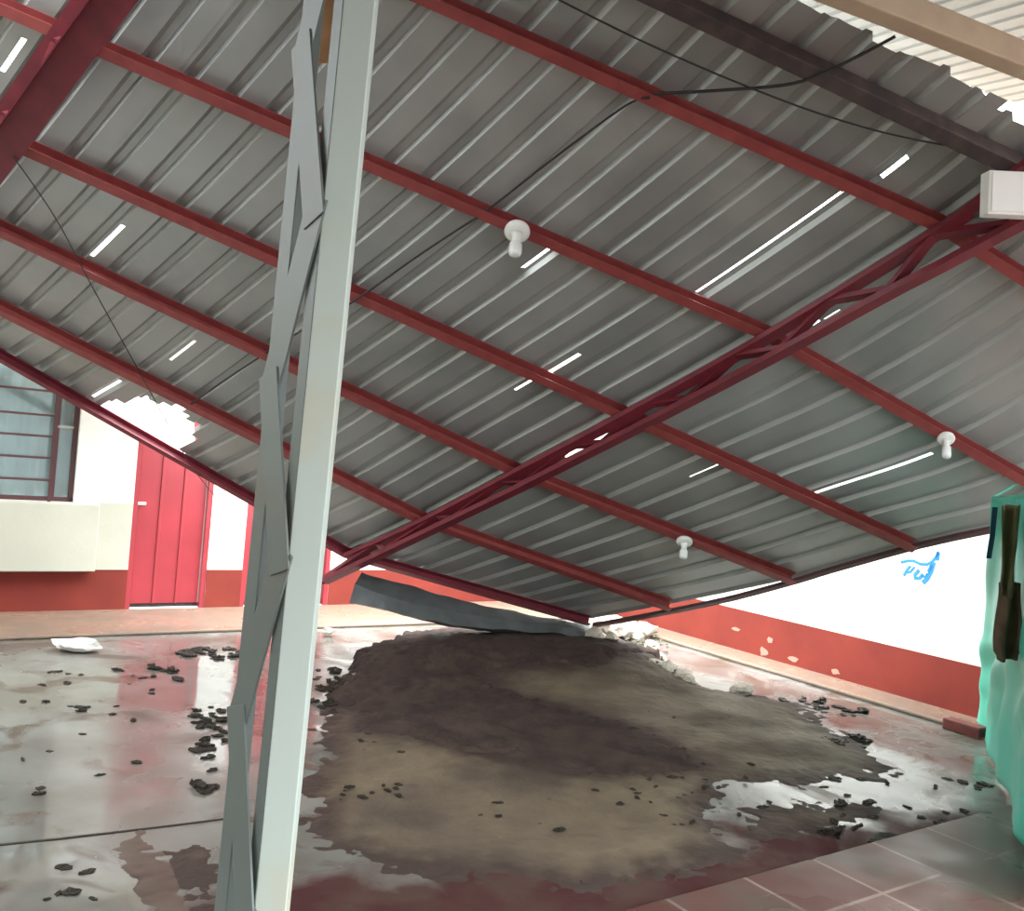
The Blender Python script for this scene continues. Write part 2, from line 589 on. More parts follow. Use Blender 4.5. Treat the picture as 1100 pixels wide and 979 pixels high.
def cr(p0, p1, p2, p3, t):
    return 0.5 * ((2 * p1) + (p2 - p0) * t + (2 * p0 - 5 * p1 + 4 * p2 - p3) * t * t + (3 * p1 - p0 - 3 * p2 + p3) * t ** 3)


def col_at(nodes, t):
    if t < 0: return nodes[0] + (nodes[1] - nodes[0]) * t
    if t >= 6: return nodes[6] + (nodes[6] - nodes[5]) * (t - 6)
    i = int(t)
    g_ = lambda k: nodes[k] if 0 <= k <= 6 else (2 * nodes[0] - nodes[1] if k < 0 else 2 * nodes[6] - nodes[5])
    return cr(g_(i - 1), g_(i), g_(i + 1), g_(i + 2), t - i)


def R(s, t):
    for (a, na), (b_, nb) in zip(STN, STN[1:]):
        if s <= b_ or b_ == S_G:
            k = (s - a) / (b_ - a)
            return col_at(na, t).lerp(col_at(nb, t), k)


def Rn(s, t):
    e = 0.02
    s = min(max(s, S_L + e), S_G - e)
    n = (R(s + e, t) - R(s - e, t)).cross(R(s, t + e) - R(s, t - e))
    n.normalize()
    return n if n.z > 0 else -n


# lookup image position -> (s, t)
_tab = []
for i in range(220):
    s = S_L + 0.6 + (S_G - S_L - 0.6) * i / 219
    for j in range(150):
        t = -0.6 + 6.7 * j / 149
        p = R(s, t) + Rn(s, t) * 0.06
        x, y = proj(p)
        _tab.append((x, y, s, t))
_tab = np.array(_tab)


def inv(px, py):
    d = (_tab[:, 0] - px) ** 2 + (_tab[:, 1] - py) ** 2
    k = int(d.argmin())
    return float(_tab[k, 2]), float(_tab[k, 3])


PITCH = (S_G - S_L) / 42
PROFILE = [(0.0, 0.0), (0.062, 0.0), (0.124, 0.0), (0.142, 0.026), (0.162, 0.026), (0.176, 0.026)]
SHEET_N = 5

# bright slits where sheets no longer overlap
SLITS = [((740, 310), (915, 207), 1), ((942, 190), (976, 168), 1), ((548, 294), (592, 270), 1), ((583, 402), (622, 379), 1),
         ((553, 417), (576, 405), .7), ((836, 366), (880, 344), 1), ((884, 338), (925, 320), .6), ((640, 471), (678, 453), 1), ((600, 492), (632, 476), 1),
         ((92, 277), (131, 240), 1), ((183, 387), (214, 361), .8), ((738, 511), (776, 496), .8), ((872, 529), (1000, 481), .8),
         ((0, 76), (28, 42), 1), ((98, 428), (128, 408), 1)]
slots = {}
for (p, q, wd) in SLITS:
    s0, t0 = inv(*p)
    s1, t1 = inv(*q)
    sm = (s0 + s1) / 2
    slots.setdefault(int((sm - S_L) / PITCH), []).append((min(t0, t1), max(t0, t1), (sm - S_L) % PITCH, 0.012 * wd))

roof = empty('collapsed_roof', R(2.6, 3.0))
tag(roof, 'collapsed grey corrugated roof sloping down to the muddy floor', 'roof')
ts = sorted(set([round(-0.6 + 0.1 * i, 3) for i in range(68)] + [round(x, 3) for v in slots.values() for r in v for x in r[:2]]))
npitch = 42
bite0 = inv(98, 445)[0]
bite1 = inv(186, 497)[0]
nsheet = math.ceil(npitch / SHEET_N)
for sh in range(nsheet):
    bm = bmesh.new()
    k0, k1 = sh * SHEET_N, min(npitch, (sh + 1) * SHEET_N)
    cols = []
    for k in range(k0, k1):
        prof = list(PROFILE)
        for (_, _, o, wd) in slots.get(k, []):
            for oo in (o - wd, o + wd):
                oo = min(max(oo, 0.001), PITCH - 0.001)
                pr = list(PROFILE) + [(PITCH, 0.0)]
                for (oa, ha), (ob, hb) in zip(pr, pr[1:]):
                    if oa <= oo < ob: prof.append((oo, ha + (hb - ha) * (oo - oa) / (ob - oa)))
        for (o, h) in sorted(prof):
            cols.append((k, S_L + k * PITCH + o, h))
    cols.append((k1, S_L + k1 * PITCH, 0.0))
    if k1 < npitch:   # side lap
        for (o, h) in ((0.062, 0.0), (0.10, 0.0)):
            cols.append((k1, S_L + k1 * PITCH + o, h))
    lift = 0.0035 if sh % 2 else 0.0
    top_jit = [0.0] * 999
    V = []
    for (k, s, h) in cols:
        edge = -0.5 + 0.06 * noise.noise(Vector((s * 3.0, 1.3, 0))) + (0.12 if (sh % 3 == 0) else 0.0) + (0.05 if k % 2 else 0)
        row = []
        for t in ts:
            tt = max(t, edge)
            if t > 6.08: tt = 6.08
            b_ = noise.noise(Vector((s * 0.7, t * 0.5, 2.0))) * 0.012
            p = R(min(s, S_G), tt) + Rn(s, tt) * (0.045 + h + lift + b_)
            row.append(bm.verts.new(p))
        V.append(row)
    for i in range(len(cols) - 1):
        kk = cols[i][0]
        s_mid = (cols[i][1] + cols[i + 1][1]) / 2
        top = abs(cols[i][2] - 0.026) < 1e-6 and cols[i][1] - (S_L + kk * PITCH) < 0.15
        first_top = top and cols[i][1] - (S_L + kk * PITCH) < 0.15
        edge = cols[i]
        for j in range(len(ts) - 1):
            tm = (ts[j] + ts[j + 1]) / 2
            if tm > 6.1: continue
            om = s_mid - S_L - kk * PITCH
            if any(a - 1e-4 <= ts[j] and ts[j + 1] <= b_ + 1e-4 and abs(om - o_) < wd_ for a, b_, o_, wd_ in slots.get(kk, [])):
                continue        # the side lap has parted here
            if bite0 < s_mid < bite1:
                f = (s_mid - bite0) / (bite1 - bite0)
                lim = 5.98 - 0.75 * math.sin(math.pi * min(1, f * 1.02)) ** 0.7 + 0.12 * noise.noise(Vector((s_mid * 9, 0, 3)))
                if tm > lim: continue
            try:
                bm.faces.new([V[i][j], V[i + 1][j], V[i + 1][j + 1], V[i][j + 1]])
            except ValueError:
                pass
    bmesh.ops.remove_doubles(bm, verts=bm.verts, dist=0.0002)
    bmesh.ops.delete(bm, geom=[v for v in bm.verts if not v.link_faces], context='VERTS')
    mb = MB(); mb.bm.free(); mb.bm = bm
    mb.build('roof_sheet', M['sheet'], roof, recalc=True)

# torn piece of sheet hanging outside the bitten edge
rows = []
for i in range(13):
    k = i / 12
    row = []
    for j in range(25):
        q = j / 24
        px = 92 + 112 * q
        py = 436 + 58 * q
        wob = 7 * noise.noise(Vector((q * 4, k * 2, 5)))
        low = at(px + 6, py + 4, 7.0 + 0.16 * q)
        hi = at(px + 4, py - 62 + wob, 7.22 + 0.3 * q)
        p = low.lerp(hi, k)
        p += Vector((-0.15, -0.3, 0.5)) * (0.018 * math.sin(q * 34) + 0.02 * noise.noise(Vector((q * 6, k * 3, 1))))
        row.append(p)
    rows.append(row)
b = MB(); b.grid(rows)
tag(b.build('torn_sheet', M['torn'], thick=0.001), 'torn white sheet piece lying behind the broken roof edge above the red door', 'sheet')

# purlins
PUR = ['ridge', 1, 2, 3, 4, 5, 6]
PLAB = {1: ('red steel purlin high on the roof, next below the dark ridge beam'),
        2: ('red steel purlin carrying two of the white lamp holders'),
        3: ('red steel purlin meeting the lattice truss midway, no lamp on it'),
        4: ('red steel purlin with one white lamp holder near its low end'),
        5: ('lowest red purlin but one, just above the eave bar'),
        6: ('dark red eave bar along the lowest edge of the roof')}


def path(t, s0, s1, off, n=14):
    out, ups = [], []
    ss = sorted(set([s0 + (s1 - s0) * i / n for i in range(n + 1)] + [S_1]))
    for s in ss:
        if s0 - 1e-6 <= s <= s1 + 1e-6:
            out.append(R(s, t) + Rn(s, t) * off)
            ups.append(Rn(s, t))
    return out, ups


for i in range(1, 7):
    pts, ups = path(i, S_L, S_G - 0.05, 0.0)
    b = MB()
    b.prism(chan_prof(0.06, 0.085, 0.006) if i < 6 else chan_prof(0.05, 0.075, 0.006), pts, ups)
    o = b.build('purlin', M['red_steel'] if i < 6 else M['maroon_steel'])
    tag(o, PLAB[i], 'purlin', 'steel purlins under the collapsed roof')
pts, ups = path(0, S_L, S_G - 0.02, 0.0)
b = MB(); b.prism(rect(0.08, 0.085), pts, ups)
tag(b.build('ridge_beam', M['dark_steel'], bevel=0.006), 'dark steel ridge beam along the top of the collapsed roof', 'beam')
# gable edge bar
goff = lambda t: 0.055 * min(1, max(0, (t - 3.7) / 0.9)) - 0.012
pts = [R(S_G - 0.01, 1.0 + 5.0 * i / 20) - Rn(S_G - 0.05, 1.0 + 5.0 * i / 20) * goff(1.0 + 5.0 * i / 20) for i in range(21)]
b = MB(); b.prism(angle_prof(0.04, 0.03, 0.006), pts, [Rn(S_G - 0.05, 1.0 + 5.0 * i / 20) for i in range(21)])
tag(b.build('edge_bar', M['edge']), 'dark angle bar along the gable edge of the roof by the white wall', 'bar')


# trusses
def polyline_at(pts, k):
    """k in 0..1 by index"""
    x = k * (len(pts) - 1)
    i = min(int(x), len(pts) - 2)
    return pts[i].lerp(pts[i + 1], x - i)


def make_truss(label, top, bot, w, nweb, up):
    r = empty('lattice_truss', top[-1])
    tag(r, label, 'truss', 'lattice trusses under the collapsed roof')
    b = MB(); b.prism(angle_prof(w, 0.035, 0.007), top, up); b.build('top_chord', M['maroon_steel'], r)
    b = MB(); b.prism(angle_prof(w * 1.35, -0.045, -0.007), bot, up); b.build('bottom_chord', M['maroon_steel'], r)
    for i in range(nweb):
        k0, k1 = i / nweb, (i + 1) / nweb
        a = polyline_at(top, k0) if i % 2 == 0 else polyline_at(bot, k0)
        c = polyline_at(bot, k1) if i % 2 == 0 else polyline_at(top, k1)
        b = MB(); b.prism(angle_prof(0.055, 0.03, 0.006), [a, c], up); b.build('web_bar', M['maroon_steel'], r)
    return r


n = 24
top1 = [col_at(T1, -0.25 + 6.2 * i / n) - Rn(S_1 - 0.1, max(0, -0.25 + 6.2 * i / n)) * 0.08 for i in range(n + 1)]
ctl = [(1150, 209, 4.35), (1099, 235, 4.65), (1029, 273, 4.78), (952, 313, 5.0), (866, 361, 5.3), (788, 403, 5.62), (698, 450, 5.95), (560, 520, 6.5), (450, 573, 6.95), (347, 622, 7.4)]


def resample(ct, n):
    P = [at(c[0], c[1] + 3, c[2]) for c in ct]
    L = [0]
    for a, c in zip(P, P[1:]): L.append(L[-1] + (c - a).length)
    out = []
    for i in range(n + 1):
        x = L[-1] * i / n
        for j in range(len(P) - 1):
            if x <= L[j + 1] + 1e-9:
                out.append(P[j].lerp(P[j + 1], (x - L[j]) / (L[j + 1] - L[j]))); break
    return out


def resample_p(P, n):
    L = [0]
    for a, c in zip(P, P[1:]): L.append(L[-1] + (c - a).length)
    out = []
    for i in range(n + 1):
        x = L[-1] * i / n
        for j in range(len(P) - 1):
            if x <= L[j + 1] + 1e-9:
                out.append(P[j].lerp(P[j + 1], (x - L[j]) / (L[j + 1] - L[j]))); break
    return out


top1 = resample_p(top1, n)
bot1 = resample(ctl, n)
upv = Rn(S_1 - 0.3, 3).lerp(UP, 0.4).normalized()
make_truss('maroon lattice truss crossing the roof from white box to the mud', top1, bot1, 0.08, 17, upv)
top0 = [col_at(T0, -0.3 + 6.3 * i / n) - Rn(S_0, max(0, -0.3 + 6.3 * i / n)) * 0.098 for i in range(n + 1)]
top0 = resample_p(top0, n)
bot0 = [p - Vector((0, 0.03, 0.24)) for p in top0]
make_truss('maroon lattice truss cut off by the corner of the roof above the window', top0, bot0, 0.11, 16, Rn(S_0, 3))


# lamp holders
def lamp(px, py, t, label, sc_=1.0, long_=1.0):
    # sits under the purlin
    best = None
    for i in range(600):
        s = S_L + (S_G - S_L) * i / 599
        p = R(s, t)
        x, y = proj(p)
        if best is None or abs(x - px) < best[0]: best = (abs(x - px), s)
    s = best[1]
    nrm = Rn(s, t)
    base = R(s, t) - nrm * 0.0445
    ax = (-nrm).lerp(Vector((0, 0, -1)), 0.6).normalized()
    r = empty('lamp_holder', base)
    tag(r, label, 'lamp', 'white lamp holders on the purlins')
    k = sc_
    b = MB(); b.lathe(base, -nrm, [(0.03 * k, -0.002), (0.066 * k, 0.0), (0.068 * k, 0.012), (0.055 * k, 0.026 * k), (0.036 * k, 0.034 * k)], 28)
    b.build('mounting_rose', M['white_plastic'], r, smooth=True)
    b = MB(); b.lathe(base + (-nrm) * 0.03 * k, ax, [(0.034 * k, 0), (0.026 * k, 0.015 * k), (0.024 * k, 0.05 * k), (0.021 * k, 0.055 * k)], 24)
    so = b.build('socket', M['white_plastic'], r, smooth=True)
    b = MB(); b.lathe(base + (-nrm) * 0.03 * k + ax * 0.05 * k, ax, [(0.02 * k, 0), (0.034 * k, 0.012 * k), (0.035 * k, 0.06 * k * long_), (0.031 * k, 0.075 * k * long_), (0.018 * k, 0.082 * k * long_)], 24)
    b.build('bulb', M['bulb'], so, smooth=True)


lamp(557, 250, 2, 'white lamp holder with stubby bulb hanging below the purlin, nearest the column', 1.05)
lamp(735, 578, 4, 'small white lamp holder hanging low over the mud, nearest the floor', 0.85)
lamp(1014, 470, 2, 'white lamp holder with slim bulb hanging above the white wall near the tarpaulin', 0.75, 1.3)


# cables
def cable(pts, r, label):
    # smooth the points
    P = [pts[0]] + pts + [pts[-1]]
    out = []
    for i in range(1, len(P) - 2):
        for k in range(6):
            out.append(cr(P[i - 1], P[i], P[i + 1], P[i + 2], k / 6))
    out.append(pts[-1])
    b = MB(); b.tube(out, r, 6)
    o = b.build('cable', M['black_cable'], smooth=True)
    return tag(o, label, 'cable')


def under(px, py, off):
    s, t = inv(px, py)
    return R(s, t) - Rn(s, t) * off


cable([under(x, y, o) for x, y, o in ((702, 92, .06), (672, 108, .02), (600, 163, .0), (522, 217, .03), (490, 240, .06), (440, 275, .0), (380, 313, .05), (330, 348, 0.02), (262, 388, .03), (205, 428, .03))],
      0.006, 'black cable clipped along the underside of the corrugated roof')
cable([under(960, 32, -0.02), under(905, 55, .04), under(852, 68, .075), under(780, 78, .06), under(706, 86, .06)], 0.0075, 'black cable looped over the dark ridge beam')
cable([at(585, -8, 4.1), at(660, 30, 4.2), at(720, 58, 4.3), at(800, 92, 4.38), at(880, 122, 4.42), at(960, 145, 4.42), at(1048, 162, 4.4)], 0.0045, 'thin sagging dark wire running toward the white box')
cable([at(14, 168, 4.75), at(60, 235, 4.95), at(100, 310, 5.2), at(150, 400, 5.7), at(188, 470, 6.3), at(206, 502, 6.8), at(232, 535, 7.2), at(236, 546, 7.25)], 0.003, 'thin dark wire dangling in front of the red door')

# white box at the end of the truss
bx = empty('white_box', at(1085, 204, 4.0))
tag(bx, 'white rectangular box fixed at the upper end of the maroon truss', 'box')
c0 = at(1062, 206, 4.0)
axx = Vector((CT, 0.05, ST * 0.6)).normalized()
ayy = Vector((-0.05, 1, 0)).normalized()
azz = axx.cross(ayy).normalized()
b = MB(); b.box(c0, axx, ayy, azz, 0, 0.42, 0, 0.07, -0.095, 0.095)
b.build('housing', M['white_plastic'], bx, bevel=0.006)
b = MB(); b.box(c0, axx, ayy, azz, 0.012, 0.408, -0.006, 0.0, -0.083, 0.083)
b.build('cover', M['white_plastic'], bx, bevel=0.003)
b = MB(); b.bar(c0 + axx * 0.2 + ayy * 0.07, c0 + axx * 0.2 + ayy * 0.45 + UP * 0.02, 0.03, 0.03)
b.build('bracket', M['dark_steel'], bx)

# ------------------------------------------------------------------ near walk: tiles, roof, column
E = Vector((0.825, 0.565, 0))
NN = Vector((-0.565, 0.825, 0))      # out towards the courtyard
tile_a = floor_pt(700, 975)
edge_off = tile_a.dot(NN)
tm = bpy.data.materials.new('red_floor_tiles')
tm.use_nodes = True
nt = tm.node_tree
pb = nt.nodes['Principled BSDF']
tc = nt.nodes.new('ShaderNodeTexCoord')
mp = nt.nodes.new('ShaderNodeMapping')
mp.inputs['Rotation'].default_value = (0, 0, -math.atan2(0.565, 0.825))
nt.links.new(tc.outputs['Object'], mp.inputs[0])
bk = nt.nodes.new('ShaderNodeTexBrick')
bk.offset = 0.0
bk.inputs['Scale'].default_value = 1.0
bk.inputs['Brick Width'].default_value = 0.42
bk.inputs['Row Height'].default_value = 0.42
bk.inputs['Mortar Size'].default_value = 0.009
bk.inputs['Color1'].default_value = (0.085, 0.03, 0.026, 1)
bk.inputs['Color2'].default_value = (0.13, 0.075, 0.058, 1)
bk.inputs['Mortar'].default_value = (0.22, 0.16, 0.13, 1)
nt.links.new(mp.outputs[0], bk.inputs['Vector'])
nm = nt.nodes.new('ShaderNodeTexNoise'); nm.inputs['Scale'].default_value = 3.2; nm.inputs['Detail'].default_value = 6
nt.links.new(tc.outputs['Object'], nm.inputs['Vector'])
rm = nt.nodes.new('ShaderNodeMapRange'); rm.inputs['From Min'].default_value = 0.45; rm.inputs['From Max'].default_value = 0.62
nt.links.new(nm.outputs['Fac'], rm.inputs['Value'])
mm = nt.nodes.new('ShaderNodeMix'); mm.data_type = 'RGBA'
nt.links.new(rm.outputs[0], mm.inputs[0]); nt.links.new(bk.outputs['Color'], mm.inputs[6])
mm.inputs[7].default_value = (0.09, 0.065, 0.05, 1)
nt.links.new(mm.outputs[2], pb.inputs['Base Color'])
nz = nt.nodes.new('ShaderNodeTexNoise'); nz.inputs['Scale'].default_value = 2.5
nt.links.new(tc.outputs['Object'], nz.inputs['Vector'])
mr = nt.nodes.new('ShaderNodeMapRange')
mr.inputs['From Min'].default_value = 0.4; mr.inputs['From Max'].default_value = 0.6
mr.inputs['To Min'].default_value = 0.25; mr.inputs['To Max'].default_value = 0.45
nt.links.new(nz.outputs['Fac'], mr.inputs['Value'])
nt.links.new(mr.outputs[0], pb.inputs['Roughness'])
pb.inputs['Specular IOR Level'].default_value = 0.3
b = MB(); b.box(Vector((0, 0, 0)), E, NN, UP, -7, 6, -1.3, edge_off, -0.02, 0.02)
struct(b.build('trim_6', tm, bevel=0.006), 'red tiled walk at the edge of the courtyard')
b = MB(); b.box(Vector((0, 0, 0)), E, NN, UP, -7, -0.5, -1.5, -1.3, 0, 3.6)  # unseen wall added behind the camera to hold back sky light
struct(b.build('added_wall_rear', M['cream']), 'added unseen cream wall blocking light from behind the tiled walk')
b = MB(); b.box(Vector((0, 0, 0)), E, NN, UP, -3.8, -3.6, -1.5, 9.5, 0, 3.2)  # unseen wall added to close the left side against daylight
struct(b.build('added_wall_side', M['cream']), 'added unseen cream wall blocking light from behind the tiled walk')

beam_pt = at(1040, 43, 3.85)
E0, N0 = E, NN
E, NN = Vector((0.9, 0.436, 0)), Vector((-0.436, 0.9, 0))
beam_off = beam_pt.dot(NN)
zb_ = beam_pt.z
b = MB(); b.box(Vector((0, 0, 0)), E, NN, UP, -6, 5, beam_off - 0.05, beam_off + 0.05, zb_ - 0.05, zb_ + 0.06)
tag(b.build('eave_beam', M['tan_beam'], bevel=0.008), 'tan painted beam under the intact eave above the white box', 'beam')
# intact roof over the walk
rows = [[], []]
P = 0.12
k = 0
x = -6.0
while x < 5.0:
    for (o, h) in ((0, 0), (0.07, 0), (0.08, 0.011), (0.105, 0.011), (0.115, 0.0)):
        for r_, (nn, zz) in enumerate(((-1.5, -0.22), (beam_off + 1.15, 0.46))):
            rows[r_].append(E * (x + o) + NN * nn + UP * (zb_ + 0.065 + zz + h))
    x += P
b = MB(); b.grid(rows)
ir = b.build('eave_roof', M['sheet_old'], thick=0.001)
tag(ir, 'pale corrugated roof resting on the tan beam in the top corner', 'roof')

# lattice column
col = empty('lattice_column', floor_pt(270, 1190, 0.02))
ctop, cbot = at(386, 0, 2.1), at(290, 979, 2.1)
cdir = (ctop - cbot).normalized()
kz = lambda z: cbot + cdir * ((z - cbot.z) / cdir.z)
B0, B1 = kz(0.02), kz(zb_ - 0.05)
col.location = B0
tag(col, 'pale grey green steel lattice column standing in the foreground', 'column')
X = Vector((1, 0, 0)); Y = Vector((0, 1, 0))


def leg_l(o, w1, w2, sgn, t=0.006):
    """upright angle iron: face across X of w1 and a leg going back w2"""
    m = MB()
    m.hexa([B0 + o + X * (0), B0 + o + X * w1, B0 + o + X * w1 + Y * t, B0 + o + Y * t,
            B1 + o, B1 + o + X * w1, B1 + o + X * w1 + Y * t, B1 + o + Y * t])
    x0 = 0 if sgn < 0 else w1 - t
    m.hexa([B0 + o + X * x0 + Y * t, B0 + o + X * (x0 + t) + Y * t, B0 + o + X * (x0 + t) + Y * w2, B0 + o + X * x0 + Y * w2,
            B1 + o + X * x0 + Y * t, B1 + o + X * (x0 + t) + Y * t, B1 + o + X * (x0 + t) + Y * w2, B1 + o + X * x0 + Y * w2])
    return m


leg_l(X * -0.035, 0.07, 0.05, 1).build('leg', M['post_paint'], col, bevel=0.002)
SIDE = Vector((-0.128, 0.15, 0))
back = X * -0.035 + SIDE
m = MB()
t = 0.006
sd = SIDE.normalized()
pn = Vector((sd.y, -sd.x, 0))


def slab(m, o, u0, u1, n0, n1):
    m.hexa([B0 + o + sd * u0 + pn * n0, B0 + o + sd * u1 + pn * n0, B0 + o + sd * u1 + pn * n1, B0 + o + sd * u0 + pn * n1,
            B1 + o + sd * u0 + pn * n0, B1 + o + sd * u1 + pn * n0, B1 + o + sd * u1 + pn * n1, B1 + o + sd * u0 + pn * n1])


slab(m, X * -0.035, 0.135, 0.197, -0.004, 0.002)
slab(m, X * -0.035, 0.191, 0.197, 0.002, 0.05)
m.build('leg', M['shade_paint'], col, bevel=0.002)
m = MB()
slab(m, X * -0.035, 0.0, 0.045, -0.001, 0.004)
m.build('leg_flange', M['shade_paint'], col, bevel=0.002)
# zigzag lacing on the side face
z0 = 0.12
step = 0.40
i = 0
while z0 + step * (i + 1) < zb_ - 0.02:
    za, zc = z0 + step * i, z0 + step * (i + 1)
    ua, uc = (0.028, 0.165) if i % 2 else (0.165, 0.028)
    a = kz(za) + X * -0.035 + sd * ua
    c = kz(zc) + X * -0.035 + sd * uc
    off = pn * (-0.010 if i % 2 else -0.006)
    b = MB()
    tdir = (c - a).normalized()
    sw = tdir.cross(pn).normalized()
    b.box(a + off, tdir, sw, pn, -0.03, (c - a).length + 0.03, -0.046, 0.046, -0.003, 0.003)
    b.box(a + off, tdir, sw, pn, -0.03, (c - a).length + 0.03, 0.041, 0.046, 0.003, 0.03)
    b.build('lacing_bar', M['shade_paint'], col, bevel=0.001)
    i += 1
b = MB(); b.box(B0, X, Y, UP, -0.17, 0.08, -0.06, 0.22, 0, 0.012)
b.build('base_plate', M['shade_paint'], col)
# orange brown board behind the head of the column
wa = at(352, -60, 2.32); wb = at(345, 66, 2.32)
b = MB(); b.prism(rect(0.055, 0.025), [wa, wb], -Y)
bd = b.build('timber_batten', M['rust_wood'], bevel=0.003)
tag(bd, 'orange brown timber batten fixed at the head of the lattice column', 'batten')
b = MB()

# ------------------------------------------------------------------ tarpaulin on the right
A_t, A_b = at(1067, 536, 5.6), floor_pt(1053, 777, 0.015)
B_b = floor_pt(1093, 893, 0.015)
B_t = B_b + UP * 1.62
dirn = (B_b - A_b).normalized()
C_b = B_b + dirn * 0.9
C_t = C_b + UP * 1.75
rows = []
nv, nh = 46, 90
for i in range(nv + 1):
    k = i / nv
    row = []
    for j in range(nh + 1):
        q = j / nh * 1.0
        L0 = (B_b - A_b).length
        tot = L0 + 0.9
        d = q * tot
        if d < L0:
            lo, hi = A_b.lerp(B_b, d / L0), A_t.lerp(B_t, d / L0)
        else:
            lo, hi = B_b.lerp(C_b, (d - L0) / 0.9), B_t.lerp(C_t, (d - L0) / 0.9)
        p = hi.lerp(lo, k)
        nrm = dirn.cross(UP).normalized()
        if nrm.dot(CAM - p) < 0: nrm = -nrm
        amp = 0.010 + 0.012 * k
        wv = math.sin(d * 9 + 1.2 * math.sin(d * 5) + k * 1.5) * amp + 0.02 * noise.noise(Vector((d * 4, k * 5, 0)))
        drape = 0.02 * math.exp(-((k - 0.62) / 0.09) ** 2) * math.sin(d * 6 + k * 22) + 0.008 * math.sin(k * 40 + d * 9) * (0.5 if 0.5 < k < 0.85 else 0.0)
        p = p + nrm * (wv + drape)
        p.z = max(p.z, 0.012)
        row.append(p)
    rows.append(row)
b = MB(); b.grid(rows)
tag(b.build('tarpaulin', M['tarp'], smooth=True, thick=0.002), 'green tarpaulin hanging from the roof down to the wet floor', 'tarpaulin')


# cord the tarpaulin is tied to
_s, _t = inv(1092, 512)
top_p = R(_s, _t) - Rn(_s, _t) * 0.01
far_p = C_t + dirn * 1.2 + UP * 0.9
b = MB(); b.tube([top_p, A_t + UP * 0.01, A_t.lerp(B_t, 0.5) + UP * 0.004, B_t + UP * 0.006, C_t + UP * 0.01, far_p], 0.006, 6)
tag(b.build('tie_cord', M['tarp']), 'green cord along the top of the tarpaulin, tied to the roof', 'cord')


# rags hung on the tarpaulin
def rag(px0, px1, py0, py1, d0, d1, m_, name, label, cat, seed, lean=0):
    rows = []
    for i in range(17):
        k = i / 16
        y = py0 + (py1 - py0) * k
        d = d0 + (d1 - d0) * k
        row = []
        for j in range(9):
            q = j / 8
            wdt = 1.0 + 0.18 * math.sin(k * 5 + seed) - 0.25 * (k > 0.93)
            cx = (px0 + px1) / 2 + lean * k
            x = cx + (q - 0.5) * (px1 - px0) * wdt
            p = at(x, y + 4 * noise.noise(Vector((q * 3, k * 4, seed))), d)
            p.y -= 0.03 * math.sin(q * 9 + seed + k * 2) + 0.02
            row.append(p)
        rows.append(row)
    b = MB(); b.grid(rows)
    return tag(b.build(name, m_, smooth=True, thick=0.006), label, cat)


rag(1073, 1093, 543, 640, 4.78, 4.84, M['olive_cloth'], 'hanging_rag', 'long olive brown rag hanging against the top of the green tarpaulin', 'rag', 1, -2)
rag(1072, 1094, 626, 708, 4.84, 4.92, M['brown_cloth'], 'hanging_rag', 'dark brown rag hanging below the olive one on the tarpaulin', 'rag', 4, -4)
b = MB(); b.prism(rect(0.03, 0.006), [at(1069, 545, 5.5), at(1066, 575, 5.52), at(1062, 600, 5.55)], -Y)
tag(b.build('hanging_strap', M['blue_strip']), 'short dark blue strap hanging at the edge of the green tarpaulin', 'strap')

# ------------------------------------------------------------------ mud
def poly_sdf(poly, X_, Y_):
    P = np.array([[p.x, p.y] for p in poly])
    d2 = np.full(X_.shape, 1e9)
    inside = np.zeros(X_.shape, bool)
    n = len(P)
    for i in range(n):
        a, c = P[i], P[(i + 1) % n]
        e = c - a
        w0, w1 = X_ - a[0], Y_ - a[1]
        tt = np.clip((w0 * e[0] + w1 * e[1]) / (e @ e), 0, 1)
        d2 = np.minimum(d2, (w0 - e[0] * tt) ** 2 + (w1 - e[1] * tt) ** 2)
        cond = ((a[1] <= Y_) & (c[1] > Y_)) | ((c[1] <= Y_) & (a[1] > Y_))
        with np.errstate(divide='ignore', invalid='ignore'):
            xi = a[0] + (Y_ - a[1]) / (c[1] - a[1]) * e[0]
        inside ^= cond & (X_ < xi)
    d = np.sqrt(d2)
    return np.where(inside, d, -d)


def ground_patch(name, polys, mat_, hfun, cell, label, damp_by=None):
    allp = [p for poly in polys for p in poly]
    x0, x1 = min(p.x for p in allp) - 0.25, max(p.x for p in allp) + 0.25
    y0, y1 = min(p.y for p in allp) - 0.25, max(p.y for p in allp) + 0.25
    nx, ny = int((x1 - x0) / cell), int((y1 - y0) / cell)
    xs = np.linspace(x0, x1, nx); ys = np.linspace(y0, y1, ny)
    Xg, Yg = np.meshgrid(xs, ys)
    S = np.full(Xg.shape, -9.0)
    for poly in polys: S = np.maximum(S, poly_sdf(poly, Xg, Yg))
    bm = bmesh.new()
    V = {}
    Z = np.zeros(Xg.shape)
    for j in range(ny):
        for i in range(nx):
            Z[j, i] = hfun(Xg[j, i], Yg[j, i], S[j, i]) if S[j, i] > -0.3 else -0.05

    def v(j, i):
        if (j, i) not in V: V[(j, i)] = bm.verts.new((Xg[j, i], Yg[j, i], max(Z[j, i], -0.004)))
        return V[(j, i)]
    for j in range(ny - 1):
        for i in range(nx - 1):
            if max(Z[j, i], Z[j + 1, i], Z[j, i + 1], Z[j + 1, i + 1]) > 0.0:
                bm.faces.new([v(j, i), v(j, i + 1), v(j + 1, i + 1), v(j + 1, i)])
    W = np.clip(1 - S / 0.3, 0, 1)
    if damp_by is not None:
        W = np.maximum(W, np.exp(-np.maximum(0, -poly_sdf(damp_by, Xg, Yg)) / 0.16))
    order = [W[k] for k in V]
    mb = MB(); mb.bm.free(); mb.bm = bm
    o = mb.build(name, mat_, smooth=True, recalc=False)
    da = o.data.attributes.new('damp', 'FLOAT', 'POINT')
    da.data.foreach_set('value', np.array(order, dtype=np.float32))
    tag(o, label, None, None, 'stuff')
    o['category'] = 'mud'
    return o


